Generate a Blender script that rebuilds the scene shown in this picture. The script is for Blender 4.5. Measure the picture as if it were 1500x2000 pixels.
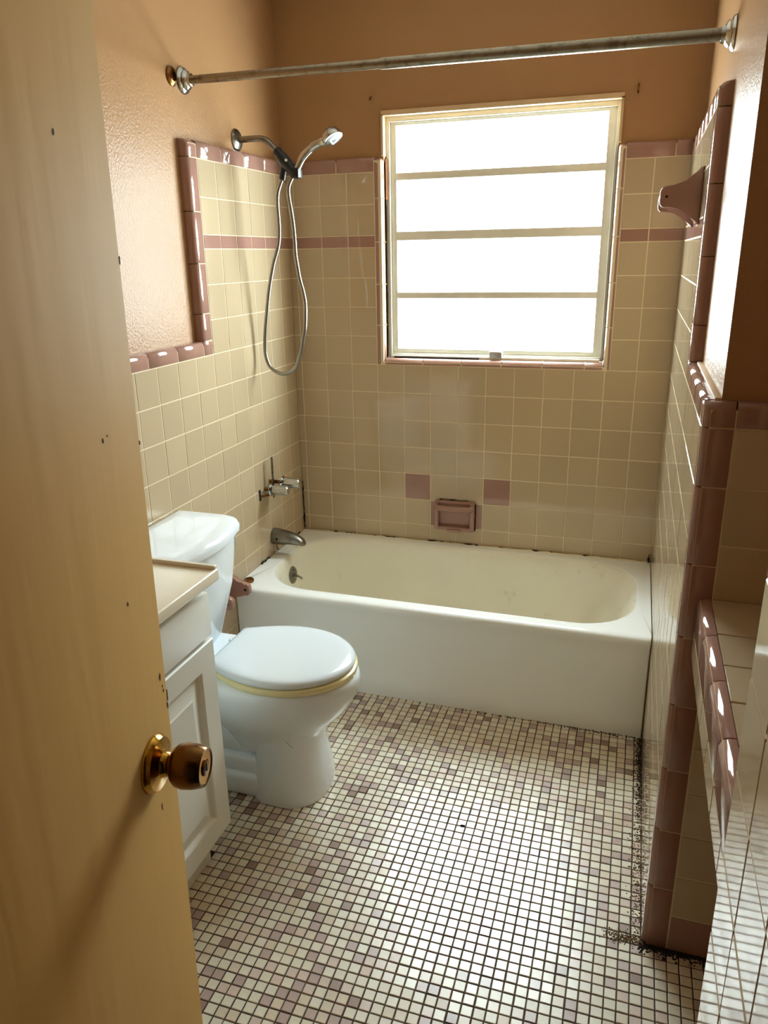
import bpy, bmesh, math, random
from mathutils import Vector, Matrix
random.seed(7)
sc = bpy.context.scene
for o in list(bpy.data.objects): bpy.data.objects.remove(o, do_unlink=True)
COL = sc.collection
PI = math.pi
W = 1.4556            # clear width between the tiled side walls

# ------------------------------------------------------------------ camera
RW = ((0.951254, 0.307947, -0.016864), (0.083102, -0.308597, -0.947556), (-0.297001, 0.899965, -0.319145))
CAM = Vector((1.33156, -2.90683, 1.49962))
cd = bpy.data.cameras.new('camera'); cam = bpy.data.objects.new('camera', cd); COL.objects.link(cam)
cd.sensor_fit = 'VERTICAL'; cd.sensor_height = 36; cd.lens = 1484.93 / 2000 * 36; cd.clip_start = 0.02
r, d, f = (Vector(v) for v in RW)
m = Matrix((r, -d, -f)).transposed().to_4x4(); m.translation = CAM
cam.matrix_world = m
sc.camera = cam

# ------------------------------------------------------------------ sky, daylight, exposure
wd = bpy.data.worlds.new('sky'); sc.world = wd; wd.use_nodes = True
bg = wd.node_tree.nodes['Background']
bg.inputs[0].default_value = (0.86, 0.98, 0.97, 1); bg.inputs[1].default_value = 34.5
pl = bpy.data.lights.new('window_portal', 'AREA'); pl.shape = 'RECTANGLE'; pl.size = 0.95; pl.size_y = 1.0
pl.cycles.is_portal = True
po = bpy.data.objects.new('window_portal', pl); COL.objects.link(po)
po.location = (0.81, 0.20, 1.55); po.rotation_euler = (-PI / 2, 0, 0)
sc.view_settings.view_transform = 'Standard'; sc.view_settings.look = 'None'
sc.view_settings.gamma = 1; sc.view_settings.use_curve_mapping = False
sc.view_settings.exposure = 0.0
sc.cycles.max_bounces = 12; sc.cycles.diffuse_bounces = 8; sc.cycles.glossy_bounces = 5
sc.cycles.sample_clamp_indirect = 6; sc.cycles.use_denoising = True
sc.cycles.caustics_reflective = False; sc.cycles.caustics_refractive = False

# ------------------------------------------------------------------ materials
def lin(c): return tuple(((v / 255) / 12.92 if v / 255 <= .04045 else ((v / 255 + .055) / 1.055) ** 2.4) for v in c) + (1,)
MATS = {}
def mat(name, col, rough=.5, metal=0, spec=.5, var=0, noise=None, bump=None, coat=0, stain=None):
    """var: per-object value variation; noise=(scale,amount): mottling; bump=(scale,strength,stretch); stain=(colour,scale,lo,hi)"""
    m = bpy.data.materials.new(name); m.use_nodes = True; MATS[name] = m
    nt = m.node_tree; N = nt.nodes; L = nt.links; b = N['Principled BSDF']
    b.inputs['Base Color'].default_value = lin(col); b.inputs['Roughness'].default_value = rough
    b.inputs['Metallic'].default_value = metal; b.inputs['Specular IOR Level'].default_value = spec
    b.inputs['Coat Weight'].default_value = coat; b.inputs['Coat Roughness'].default_value = .30
    tc = N.new('ShaderNodeTexCoord'); out = None
    if var or noise:
        hsv = N.new('ShaderNodeHueSaturation'); hsv.inputs['Color'].default_value = lin(col); val = None
        if var:
            oi = N.new('ShaderNodeObjectInfo'); mr = N.new('ShaderNodeMapRange')
            mr.inputs[3].default_value = 1 - var; mr.inputs[4].default_value = 1 + var
            L.new(oi.outputs['Random'], mr.inputs[0]); val = mr.outputs[0]
        if noise:
            nz = N.new('ShaderNodeTexNoise'); nz.inputs['Scale'].default_value = noise[0]; nz.inputs['Detail'].default_value = 6
            L.new(tc.outputs['Object'], nz.inputs['Vector'])
            mr2 = N.new('ShaderNodeMapRange'); mr2.inputs[1].default_value = .3; mr2.inputs[2].default_value = .7
            mr2.inputs[3].default_value = 1 - noise[1]; mr2.inputs[4].default_value = 1 + noise[1]
            L.new(nz.outputs[0], mr2.inputs[0])
            if val is None: val = mr2.outputs[0]
            else:
                mu = N.new('ShaderNodeMath'); mu.operation = 'MULTIPLY'; L.new(val, mu.inputs[0]); L.new(mr2.outputs[0], mu.inputs[1]); val = mu.outputs[0]
        L.new(val, hsv.inputs['Value']); out = hsv.outputs[0]
    if stain:
        nz = N.new('ShaderNodeTexNoise'); nz.inputs['Scale'].default_value = stain[1]; nz.inputs['Detail'].default_value = 8
        nz.inputs['Roughness'].default_value = .7
        L.new(tc.outputs['Object'], nz.inputs['Vector'])
        mr = N.new('ShaderNodeMapRange'); mr.inputs[1].default_value = stain[2]; mr.inputs[2].default_value = stain[3]
        L.new(nz.outputs[0], mr.inputs[0])
        mx = N.new('ShaderNodeMix'); mx.data_type = 'RGBA'; L.new(mr.outputs[0], mx.inputs[0])
        if out: L.new(out, mx.inputs[6])
        else: mx.inputs[6].default_value = lin(col)
        mx.inputs[7].default_value = lin(stain[0]); out = mx.outputs[2]
    if out: L.new(out, b.inputs['Base Color'])
    if bump:
        nz = N.new('ShaderNodeTexNoise'); nz.inputs['Scale'].default_value = bump[0]; nz.inputs['Detail'].default_value = 3
        src = tc.outputs['Object']
        if len(bump) > 2:
            mp = N.new('ShaderNodeMapping'); mp.inputs['Scale'].default_value = bump[2]; L.new(src, mp.inputs[0]); src = mp.outputs[0]
        L.new(src, nz.inputs['Vector'])
        bp = N.new('ShaderNodeBump'); bp.inputs['Strength'].default_value = bump[1]; bp.inputs['Distance'].default_value = .004
        L.new(nz.outputs[0], bp.inputs['Height']); L.new(bp.outputs[0], b.inputs['Normal'])
    return m
mat('tile_beige', (184, 165, 136), .06, var=.045, bump=(9, .05))
mat('tile_pink', (158, 121, 108), .07, var=.05, bump=(9, .05))
mat('grout', (216, 200, 168), .8)
mat('paint', (169, 131, 93), .28, spec=.14, bump=(140, .34), noise=(2.5, .04))
mat('paint_ceiling', (205, 196, 182), .6)
mat('hall_wall_unlit', (88, 74, 60), .6)  # darkened to absorb bounce; the colour stands in for an unlit hall
mat('floor_cream', (224, 217, 196), .26, spec=1.0, coat=1.0, noise=(40, .05))
mat('floor_sand', (214, 199, 174), .26, spec=1.0, coat=1.0, noise=(40, .06))
mat('floor_blush', (208, 187, 172), .26, spec=1.0, coat=1.0, noise=(40, .06))
mat('floor_mauve', (178, 155, 147), .26, spec=1.0, coat=1.0, noise=(40, .06))
mat('floor_brown', (142, 115, 100), .26, spec=1.0, coat=1.0, noise=(40, .06))
mat('floor_grout', (52, 36, 28), .85, stain=((86, 66, 48), 6, .45, .7))
mat('hall_floor_unlit', (70, 54, 40), .6, bump=(6, .1))  # dark like the hall walls, the lack of light put into the colour
mat('enamel', (245, 250, 250), .16, bump=(5, .03))
mat('enamel_worn', (234, 232, 218), .24, stain=((202, 197, 174), 9, .60, .78), noise=(3, .04))
mat('china', (230, 238, 244), .08, bump=(4, .02))
mat('lid_plastic', (220, 229, 236), .16)
mat('seat_plastic', (232, 222, 172), .25)
mat('white_cabinet', (224, 225, 218), .35)
mat('worktop', (226, 216, 194), .22, noise=(5, .03))
mat('chrome', (190, 190, 188), .14, metal=1, bump=(60, .05))
mat('chrome_dull', (140, 136, 128), .30, metal=1, stain=((96, 88, 74), 30, .5, .75))
mat('rod_metal', (150, 142, 126), .32, metal=1, stain=((104, 92, 72), 45, .5, .7))
mat('hose_metal', (150, 148, 140), .28, metal=1)
mat('black_plastic', (18, 19, 22), .35)
mat('brass', (196, 150, 62), .16, metal=1)
mat('brass_dark', (120, 84, 44), .22, metal=1)
mat('brass_worn', (150, 104, 48), .35, metal=1, stain=((60, 34, 18), 60, .45, .6))
mat('dark_hole', (12, 9, 7), .9)  # near-black stands in for shade inside holes; also colours screws and the bolt
mat('door_paint', (212, 170, 104), .65, spec=.05, bump=(26, .25, (1, 1, .10)), noise=(3, .04))
mat('door_wood', (70, 40, 24), .8)
mat('aluminium', (228, 226, 214), .4, noise=(14, .06))
mat('plaster_edge', (206, 178, 140), .6, noise=(12, .08))
mat('rust', (120, 70, 36), .8, noise=(30, .3))
mat('latch', (205, 206, 206), .3, metal=.6)
mat('mould', (24, 18, 13), .9, noise=(60, .4))
mat('crumb', (118, 98, 68), .9, noise=(90, .5))
mat('crumb_dark', (38, 30, 22), .9, noise=(90, .4))
mat('caulk_white', (226, 218, 190), .7)
mat('print_grey', (118, 108, 90), .6)
g = bpy.data.materials.new('frosted_pane'); g.use_nodes = True; MATS['frosted_pane'] = g
nt = g.node_tree; nt.nodes.clear()
o_ = nt.nodes.new('ShaderNodeOutputMaterial'); tr = nt.nodes.new('ShaderNodeBsdfTransparent'); tr.inputs[0].default_value = (.97, .985, 1, 1)
tl = nt.nodes.new('ShaderNodeBsdfTranslucent'); tl.inputs[0].default_value = (.95, .97, 1, 1)
gl = nt.nodes.new('ShaderNodeBsdfGlossy'); gl.inputs['Roughness'].default_value = .25
m1 = nt.nodes.new('ShaderNodeMixShader'); m1.inputs[0].default_value = .10
m2 = nt.nodes.new('ShaderNodeMixShader'); m2.inputs[0].default_value = .03
nt.links.new(tr.outputs[0], m1.inputs[1]); nt.links.new(tl.outputs[0], m1.inputs[2])
nt.links.new(m1.outputs[0], m2.inputs[1]); nt.links.new(gl.outputs[0], m2.inputs[2]); nt.links.new(m2.outputs[0], o_.inputs[0])

# ------------------------------------------------------------------ helpers
def ob(name, me, parent=None, mw=None):
    o = bpy.data.objects.new(name, me); COL.objects.link(o)
    if mw is not None: o.matrix_world = mw
    if parent is not None:
        o.parent = parent; o.matrix_parent_inverse = Matrix.Identity(4)
        if mw is not None: o.matrix_local = parent_inv(parent) @ mw
    return o
def parent_inv(p):
    m = p.matrix_local.copy() if p.parent is None else p.parent.matrix_local @ p.matrix_local
    return m.inverted()
def mesh(name, V, F, mats, smooth=False, fm=None):
    me = bpy.data.meshes.new(name); me.from_pydata([tuple(v) for v in V], [], F)
    for mm in (mats if isinstance(mats, (list, tuple)) else [mats]): me.materials.append(MATS[mm])
    if fm: me.polygons.foreach_set('material_index', fm)
    if smooth: me.polygons.foreach_set('use_smooth', [True] * len(me.polygons))
    me.update(); return me
def bm_mesh(name, bm, mats, smooth=False, angle=40):
    bmesh.ops.recalc_face_normals(bm, faces=bm.faces)
    me = bpy.data.meshes.new(name); bm.to_mesh(me); bm.free()
    for mm in (mats if isinstance(mats, (list, tuple)) else [mats]): me.materials.append(MATS[mm])
    if smooth:
        me.polygons.foreach_set('use_smooth', [True] * len(me.polygons)); me.set_sharp_from_angle(angle=math.radians(angle))
    me.update(); return me
def bm_box(bm, x0, x1, y0, y1, z0, z1, bev=0, seg=2, mi=0):
    vs = [bm.verts.new(p) for p in ((x0,y0,z0),(x1,y0,z0),(x1,y1,z0),(x0,y1,z0),(x0,y0,z1),(x1,y0,z1),(x1,y1,z1),(x0,y1,z1))]
    fs = [bm.faces.new([vs[i] for i in q]) for q in ((0,3,2,1),(4,5,6,7),(0,1,5,4),(1,2,6,5),(2,3,7,6),(3,0,4,7))]
    for q in fs: q.material_index = mi
    if bev:
        es = {e for q in fs for e in q.edges}
        bmesh.ops.bevel(bm, geom=list(es), offset=bev, segments=seg, profile=.5, affect='EDGES', clamp_overlap=True)
def box(name, x0, x1, y0, y1, z0, z1, m, parent=None, bev=0, seg=2):
    bm = bmesh.new(); bm_box(bm, x0, x1, y0, y1, z0, z1, bev, seg)
    return ob(name, bm_mesh(name, bm, m, bev > 0, 35), parent)
def bm_tube(bm, pts, rad, n=14, cap=True, mi=0):
    pts = [Vector(p) for p in pts]; rings = []; up = None
    R = rad if isinstance(rad, (list, tuple)) else [rad] * len(pts)
    for i, p in enumerate(pts):
        t = (pts[min(i + 1, len(pts) - 1)] - pts[max(i - 1, 0)]).normalized()
        if up is None: up = Vector((0, 0, 1)) if abs(t.z) < .9 else Vector((1, 0, 0))
        u = (up - t * up.dot(t)).normalized(); v = t.cross(u); up = u
        rings.append([bm.verts.new(p + (u * math.cos(2 * PI * k / n) + v * math.sin(2 * PI * k / n)) * R[i]) for k in range(n)])
    for a, b in zip(rings, rings[1:]):
        for k in range(n): bm.faces.new((a[k], a[(k + 1) % n], b[(k + 1) % n], b[k])).material_index = mi
    if cap:
        bm.faces.new(rings[0][::-1]).material_index = mi; bm.faces.new(rings[-1]).material_index = mi
def tube(name, pts, rad, m, parent=None, n=14):
    bm = bmesh.new(); bm_tube(bm, pts, rad, n); return ob(name, bm_mesh(name, bm, m, True, 50), parent)
def lathe(name, base, axis, prof, m, parent=None, n=28):
    """prof: list of (distance along axis, radius)"""
    axis = Vector(axis).normalized(); base = Vector(base)
    u = axis.cross(Vector((0, 0, 1)) if abs(axis.z) < .9 else Vector((1, 0, 0))).normalized(); v = axis.cross(u)
    bm = bmesh.new(); rings = []
    for h, r_ in prof:
        rings.append([bm.verts.new(base + axis * h + (u * math.cos(2 * PI * k / n) + v * math.sin(2 * PI * k / n)) * max(r_, 1e-4)) for k in range(n)])
    for a, b in zip(rings, rings[1:]):
        for k in range(n): bm.faces.new((a[k], a[(k + 1) % n], b[(k + 1) % n], b[k]))
    bm.faces.new(rings[0][::-1]); bm.faces.new(rings[-1])
    return ob(name, bm_mesh(name, bm, m, True, 35), parent)
def loft(name, rings, m, parent=None, cap0=True, cap1=True, fmat=None, angle=40):
    bm = bmesh.new(); R = [[bm.verts.new(p) for p in rg] for rg in rings]; n = len(R[0])
    for i, (a, b) in enumerate(zip(R, R[1:])):
        for k in range(n):
            fc = bm.faces.new((a[k], a[(k + 1) % n], b[(k + 1) % n], b[k]))
            if fmat: fc.material_index = fmat(i)
    if cap0: bm.faces.new(R[0][::-1])
    if cap1:
        fc = bm.faces.new(R[-1])
        if fmat: fc.material_index = fmat(len(R) - 1)
    return ob(name, bm_mesh(name, bm, m, True, angle), parent)
def smoothpts(P, k=6):
    P = [Vector(p) for p in P]; out = []
    for i in range(len(P) - 1):
        a, b, c, d_ = P[max(i - 1, 0)], P[i], P[i + 1], P[min(i + 2, len(P) - 1)]
        for j in range(k):
            t = j / k
            out.append(.5 * ((2 * b) + (c - a) * t + (2 * a - 5 * b + 4 * c - d_) * t * t + (3 * b - a - 3 * c + d_) * t ** 3))
    out.append(P[-1]); return out
def rrect(x0, x1, y0, y1, r, z, nc=10, ns=12):
    P = []
    cs = ((x1 - r, y1 - r, 0), (x0 + r, y1 - r, PI / 2), (x0 + r, y0 + r, PI), (x1 - r, y0 + r, 1.5 * PI))
    for i, (cx, cy, a0) in enumerate(cs):
        arc = [(cx + r * math.cos(a0 + PI / 2 * k / nc), cy + r * math.sin(a0 + PI / 2 * k / nc)) for k in range(nc + 1)]
        P += arc
        nx = cs[(i + 1) % 4]; q = (nx[0] + r * math.cos(nx[2]), nx[1] + r * math.sin(nx[2])); e = arc[-1]
        P += [(e[0] + (q[0] - e[0]) * k / ns, e[1] + (q[1] - e[1]) * k / ns) for k in range(1, ns)]
    return [(x, y, z) for x, y in P]
def empty(name, loc=(0, 0, 0), rz=0):
    o = bpy.data.objects.new(name, None); COL.objects.link(o); o.empty_display_size = .05
    o.location = loc; o.rotation_euler = (0, 0, rz); return o
def tag(o, label=None, cat=None, group=None, kind=None):
    if label: o['label'] = label
    if cat: o['category'] = cat
    if group: o['group'] = group
    if kind: o['kind'] = kind
    return o

# ---- tiles -------------------------------------------------------
TC = {}
def tile_mesh(w, h, m, t=.006, bev=.0012):
    key = (round(w, 3), round(h, 3), m, t)
    if key not in TC:
        a, b = w / 2, h / 2; c = bev
        V = [(-a,-b,-t),(a,-b,-t),(a,b,-t),(-a,b,-t),(-a,-b,-c),(a,-b,-c),(a,b,-c),(-a,b,-c),(-a+c,-b+c,0),(a-c,-b+c,0),(a-c,b-c,0),(-a+c,b-c,0)]
        F = [(8,9,10,11)] + [(i, (i+1) % 4, 4+(i+1) % 4, 4+i) for i in range(4)] + [(4+i, 4+(i+1) % 4, 8+(i+1) % 4, 8+i) for i in range(4)]
        TC[key] = mesh('tile', V, F, m)
    return TC[key]
def frame(O, a, b):
    a, b = Vector(a), Vector(b); n = a.cross(b)
    return (Vector(O), a, b, n)
def put_tile(parent, fr, a0, a1, b0, b1, m, gap=.0032, tilt=.0022, name='tile', t=.006):
    if a0 > a1: a0, a1 = a1, a0
    O, a, b, n = fr
    R = Matrix((a, b, n)).transposed()
    R = R @ Matrix.Rotation(random.uniform(-tilt, tilt), 3, 'X') @ Matrix.Rotation(random.uniform(-tilt, tilt), 3, 'Y')
    mw = R.to_4x4(); mw.translation = O + a * (a0 + a1) / 2 + b * (b0 + b1) / 2 + n * random.uniform(-.0003, .0004)
    return ob(name, tile_mesh(a1 - a0 - gap, b1 - b0 - gap, m, t), parent, mw)
def bull(parent, fr, along, s0, s1, q0, q1, r, t, m, name='trim_tile', gap=.0026, ends=(0, 0)):
    """bullnose piece: long side from s0 to s1 along 'a' or 'b'; face from q0 to rounded edge q1; t = thickness into the wall; ends: rounded ends"""
    O, a, b, n = fr
    if along == 'a': A, Bq = a, b
    else: A, Bq = b, a
    w = q1 - q0; sg = 1 if w > 0 else -1; w = abs(w)
    prof = [(gap / 2, -t), (gap / 2, -.001), (gap / 2 + .001, 0)]
    for k in range(7):
        th = PI / 2 * k / 6
        prof.append((w - r + r * math.sin(th), -r + r * math.cos(th)))
    prof.append((w, -t))
    lo, hi = min(s0, s1) + gap / 2, max(s0, s1) - gap / 2
    ss = [(lo, .0010), (lo + .0010, 0), (hi - .0010, 0), (hi, .0010)]
    if ends[0]: ss = [(lo + r - r * math.cos(PI / 2 * k / 5), r - r * math.sin(PI / 2 * k / 5)) for k in range(6)] + ss[2:]
    if ends[1]: ss = ss[:-2] + [(hi - r + r * math.sin(PI / 2 * k / 5), r - r * math.cos(PI / 2 * k / 5)) for k in range(6)]
    bm = bmesh.new(); R = []
    for s, ins in ss:
        R.append([bm.verts.new(A * s + Bq * (q0 + sg * q) + n * (min(h, h - ins) if h > -t + 1e-6 else h)) for q, h in prof])
    k_ = len(prof)
    for x, y in zip(R, R[1:]):
        for k in range(k_): bm.faces.new((x[k], x[(k + 1) % k_], y[(k + 1) % k_], y[k]))
    bm.faces.new(R[0][::-1]); bm.faces.new(R[-1])
    mw = Matrix.Translation(O)
    return ob(name, bm_mesh('trim_tile', bm, m, True, 50), parent, mw)

FB = frame((0, 0, 0), (1, 0, 0), (0, 0, 1))            # back wall, looks to -y
FL = frame((0, 0, 0), (0, 1, 0), (0, 0, 1))            # left wall, looks to +x
FR = frame((W, 0, 0), (0, -1, 0), (0, 0, 1))           # right wall, looks to -x
YE = -1.465
FE = frame((0, YE, 0), (1, 0, 0), (0, 0, 1))           # end face of the right wall, looks to -y
XN = 1.470; YN = -2.149
FN = frame((XN, 0, 0), (0, -1, 0), (0, 0, 1))          # near right wall, looks to -x
XL = 1.484; ZL = .870
J = [1.7944, 1.684, 1.5736, 1.5308, 1.4204, 1.3099, 1.1995, 1.0891, .9787, .8682, .7578, .6474, .5369, .4265, .3161, .2057, .0953, 0.0]
P = .1095; CAP = 1.846; CAP2 = 1.246; TH = .03; CEIL = 2.46
WX0, WX1, WZ0, WZ1 = .388, 1.222, 1.114, 1.985          # window opening

# ------------------------------------------------------------------ setting: walls
# floor
floor = box('floor', -.1, 2.0, -2.95, .1, -.12, -.0016, 'floor_grout'); tag(floor, 'small square mosaic floor in cream, blush and mauve with dark joints', 'floor', kind='structure')
FP = .0258
pal = ['floor_cream'] * 46 + ['floor_sand'] * 20 + ['floor_blush'] * 16 + ['floor_mauve'] * 11 + ['floor_brown'] * 4
names = ['floor_cream', 'floor_sand', 'floor_blush', 'floor_mauve', 'floor_brown']
cells = []
kx0 = math.floor((0 - 1.381) / FP)
for i in range(kx0, 20):
    x0 = 1.381 + i * FP; x1 = x0 + FP
    for j in range(-56, 30):
        y0 = -1.395 + j * FP; y1 = y0 + FP
        cx, cy = (x0 + x1) / 2, (y0 + y1) / 2
        if cy > -.652 or cy < -2.80 or cx < .012: continue
        if cx > W and cy > YE: continue
        if cx > 1.93: continue
        if cx > XN - .012 and cy < YN: continue
        if cx < .37 and -2.06 < cy < -1.49: continue
        cells.append((cx, cy, random.choice(pal)))
def px(p):
    q = Vector(p) - CAM; z = q.dot(Vector(RW[2]))
    return 750 + 1484.93 * q.dot(Vector(RW[0])) / z, 1000 + 1484.93 * q.dot(Vector(RW[1])) / z
def hidden(cx, cy):
    u, v = px((cx, cy, 0))
    return v > 2000 or u < 372 + max(0, v - 1700) * .09 or u > 1395
vis = sorted([c for c in cells if not hidden(c[0], c[1])], key=lambda c: (Vector((c[0], c[1], 0)) - CAM).length)
near = set(vis[:300])
V, F, fm = [], [], []
def mosaic_geo(s):
    a = s / 2; c = .0012; t = .003
    v = [(-a,-a,-t),(a,-a,-t),(a,a,-t),(-a,a,-t),(-a,-a,-c),(a,-a,-c),(a,a,-c),(-a,a,-c),(-a+c,-a+c,0),(a-c,-a+c,0),(a-c,a-c,0),(-a+c,a-c,0)]
    f_ = [(8,9,10,11)] + [(i, (i+1) % 4, 4+(i+1) % 4, 4+i) for i in range(4)] + [(4+i, 4+(i+1) % 4, 8+(i+1) % 4, 8+i) for i in range(4)]
    return v, f_
tv, tf = mosaic_geo(FP - .0026)
mm = {k: mesh('mosaic_tile', tv, tf, k) for k in names}
for c in cells:
    cut = c[0] > W - .012 and c[1] > YE and c[0] < W
    jx, jy, jz = random.uniform(-.0004, .0004), random.uniform(-.0004, .0004), random.uniform(-.0003, .0003)
    tx, ty = random.uniform(-.012, .012), random.uniform(-.012, .012)
    if cut: jx -= .0012
    if c in near and not cut:
        mw = Matrix.Translation((c[0] + jx, c[1] + jy, jz)) @ Matrix.Rotation(tx, 4, 'X') @ Matrix.Rotation(ty, 4, 'Y')
        ob('mosaic_tile', mm[c[2]], floor, mw)
    else:
        k = len(V)
        for v in tv: V.append((v[0] * (.86 if cut else 1) + c[0] + jx, v[1] + c[1] + jy, v[2] + jz - v[0] * ty + v[1] * tx))
        F += [tuple(i + k for i in q) for q in tf]; fm += [names.index(c[2])] * len(tf)
fo = ob('mosaic_field', mesh('mosaic_field', V, F, names, fm=fm), floor); fo['kind'] = 'stuff'

# back wall: painted masonry around the window opening, tile bed in front
wb = box('wall_back', -.15, WX0, .02, .17, 0, CEIL, 'paint')
def addbox(o, *a):
    bm = bmesh.new(); bm.from_mesh(o.data); bm_box(bm, *a); bm.to_mesh(o.data); bm.free(); o.data.update()
addbox(wb, WX1, 1.75, .02, .17, 0, CEIL); addbox(wb, WX0, WX1, .02, .17, 0, WZ0 - .012); addbox(wb, WX0, WX1, .02, .17, WZ1, CEIL)
tag(wb, 'tiled and painted back wall with the window above the tub', 'wall', kind='structure')
bed = box('tile_bed', 0, WX0 - .006, -.0 + .0010, .02, .30, CAP - .012, 'grout', wb)
addbox(bed, WX1 + .006, W, .0010, .02, .30, CAP - .012); addbox(bed, WX0 - .006, WX1 + .006, .0010, .02, .30, WZ0 - .014)
XS = [0, .0275] + [.0275 + P * k for k in range(1, 13)] + [W]
BL, BR = .356, 1.247                                     # outer edges of the window bullnose
for j in range(len(J) - 4):
    z1, z0 = J[j], J[j + 1]
    if z1 < .36: break
    z0 = max(z0, .345)
    m = 'tile_pink' if j == 2 else 'tile_beige'
    for i in range(len(XS) - 1):
        x0, x1 = XS[i], XS[i + 1]
        if z0 > 1.08:
            if x1 <= BL + .01: x1 = min(x1, BL)
            elif x0 >= 1.225:
                if i == 12: x0 = BR
            else: continue
        mt = m
        if j == 11 and i in (5, 8): mt = 'tile_pink'
        if j == 12 and i in (6, 7): mt = 'tile_pink'
        put_tile(wb, FB, x0, x1, z0, z1, mt)
def caps(parent, fr, s0, s1, z0, z1, m='tile_pink', step=.154, t=TH):
    s = s0; sg = 1 if s1 > s0 else -1
    while (s1 - s) * sg > .01:
        e = s + sg * step
        if (s1 - e) * sg < .03: e = s1
        bull(parent, fr, 'a', s, e, z0, z1, .012, t, m); s = e
caps(wb, FB, .052, BL, J[0], CAP, t=.02); bull(wb, FB, 'a', 0, .052, J[0], CAP, .012, .02, 'tile_pink')
caps(wb, FB, BR, W - .052, J[0], CAP, t=.02); bull(wb, FB, 'a', W - .052, W, J[0], CAP, .012, .02, 'tile_pink')
# bullnose round the window
zz = [WZ0 - .013 + .02, 1.242, 1.396, 1.55, 1.704, CAP]
zz[0] = 1.0891
for k in range(5):
    e = (0, 1) if k == 4 else (0, 0)
    bull(wb, FB, 'b', zz[k], zz[k + 1], BL, WX0, .024, .045, 'tile_pink', ends=e)
    bull(wb, FB, 'b', zz[k], zz[k + 1], BR, WX1, .022, .045, 'tile_pink', ends=e)
s = WX0
for k in range(6):
    e = min(WX0 + .154 * (k + 1), WX1); bull(wb, FB, 'a', s, e, 1.0891, WZ0, .022, .045, 'tile_pink'); s = e
    if e >= WX1 - .001: break
# plastered reveal at the top of the opening, rust stain on the left jamb, dark caulk at the tub
box('plaster_edge', WX0 - .006, WX0 + .002, .012, .055, CAP + .002, WZ1, 'plaster_edge', wb)
box('plaster_edge', WX1 - .002, WX1 + .006, .012, .055, CAP + .002, WZ1, 'plaster_edge', wb)
box('plaster_edge', WX0 - .006, WX1 + .006, .012, .055, WZ1 - .004, WZ1 + .012, 'plaster_edge', wb)
def caulk(name, parent, p0, p1, m, amp=.0016, r0=.0012, r1=.0042, seed=1, n=26):
    rr = random.Random(seed); p0, p1 = Vector(p0), Vector(p1)
    pts = [p0.lerp(p1, k / n) + Vector((rr.uniform(-amp, amp), 0, rr.uniform(-amp, amp))) for k in range(n + 1)]
    return tube(name, pts, [rr.uniform(r0, r1) for _ in pts], m, parent, 6)
ZR = .358
tube('nail', [(.345, .021, 2.045), (.345, .008, 2.043), (.343, .007, 2.033)], .003, 'brass_worn', wb, 6)
tube('hook', [(1.27, .021, 2.02), (1.27, .008, 2.018), (1.27, .006, 2.0), (1.27, .010, 1.99)], .003, 'brass_worn', wb, 6)

# left wall
wl = box('wall_left', -.15, -TH, -2.95, .02, 0, CEIL, 'paint'); tag(wl, 'left wall with beige tile below tan paint', 'wall', kind='structure')
bed = box('tile_bed', -TH, -.0010, -2.2, 0, 0, CAP2 - .014, 'grout', wl); addbox(bed, -TH, -.0010, -.69, 0, CAP2 - .02, CAP - .012)
YS = [0, -.0991] + [-.0991 - P * k for k in range(1, 20)]
for j in range(len(J) - 1):
    z1, z0 = J[j], J[j + 1]
    m = 'tile_pink' if j in (2, 16) else 'tile_beige'
    for i in range(len(YS) - 1):
        y1, y0 = YS[i], YS[i + 1]
        if j < 6 and y0 < -.66: break
        if z1 < .34 and y0 > -.63: continue
        if 11 <= j <= 11 and i == 3 and False: continue
        put_tile(wl, FL, y0, y1, z0, z1, m)
YB = YS[6]                                               # inner edge of the bullnose post (-.6466)
caps(wl, FL, YB, 0, J[0], CAP)
bull(wl, FL, 'b', J[0], CAP, YB, YB - .056, .018, TH, 'tile_pink', ends=(0, 1))
for a, b in ((J[0], 1.640), (1.640, 1.486), (1.486, 1.332), (1.332, CAP2)): bull(wl, FL, 'b', b, a, YB, YB - .056, .018, TH, 'tile_pink')
bull(wl, FL, 'a', YB, YB - .056, J[6], CAP2, .006, TH, 'tile_pink')
caps(wl, FL, YB - .056, -2.2, J[6], CAP2)
# broken tile hole beside the bath taps: solid block, its shade put in the colour
box('broken_hole', -.012, .0012, -.405, -.385, .608, .656, 'dark_hole', wl, .004)
caulk('dark_caulk', wl, (.004, -.06, ZR + .004), (.004, -.20, ZR + .004), 'mould', seed=21, n=12)
caulk('dark_caulk', wl, (.004, -.36, ZR + .004), (.004, -.43, ZR + .004), 'mould', seed=22, n=8)
caulk('rust_streak', wl, (.001, -.27, ZR + .004), (.001, -.29, .40), 'rust', seed=23, n=6)

# right wall and its end face
wr = box('wall_right', W + TH, 2.05, YE + TH, .02, 0, CEIL, 'paint'); tag(wr, 'right wall with beige tile, bullnose post and painted upper part', 'wall', kind='structure')
YR = .876
bed = box('tile_bed', W + .0010, W + TH, YE + .012, 0, 0, CAP2 - .014, 'grout', wr); addbox(bed, W + .0010, W + TH, -.92, 0, CAP2 - .02, CAP - .012)
addbox(bed, W + .012, 2.0, YE + .0016, YE + TH, 0, CAP2 - .014)
SR = [0] + [P * k for k in range(1, 13)] + [-YE - TH + .001]
for j in range(len(J) - 1):
    z1, z0 = J[j], J[j + 1]
    m = 'tile_pink' if j == 2 else 'tile_beige'
    for i in range(len(SR) - 1):
        s0, s1 = SR[i], SR[i + 1]
        if j < 6 and s1 > YR + .01: break
        if z1 < .34 and s1 < .63: continue
        put_tile(wr, FR, s0, s1, z0, z1, m)
caps(wr, FR, 0, YR, J[0], CAP)
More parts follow.
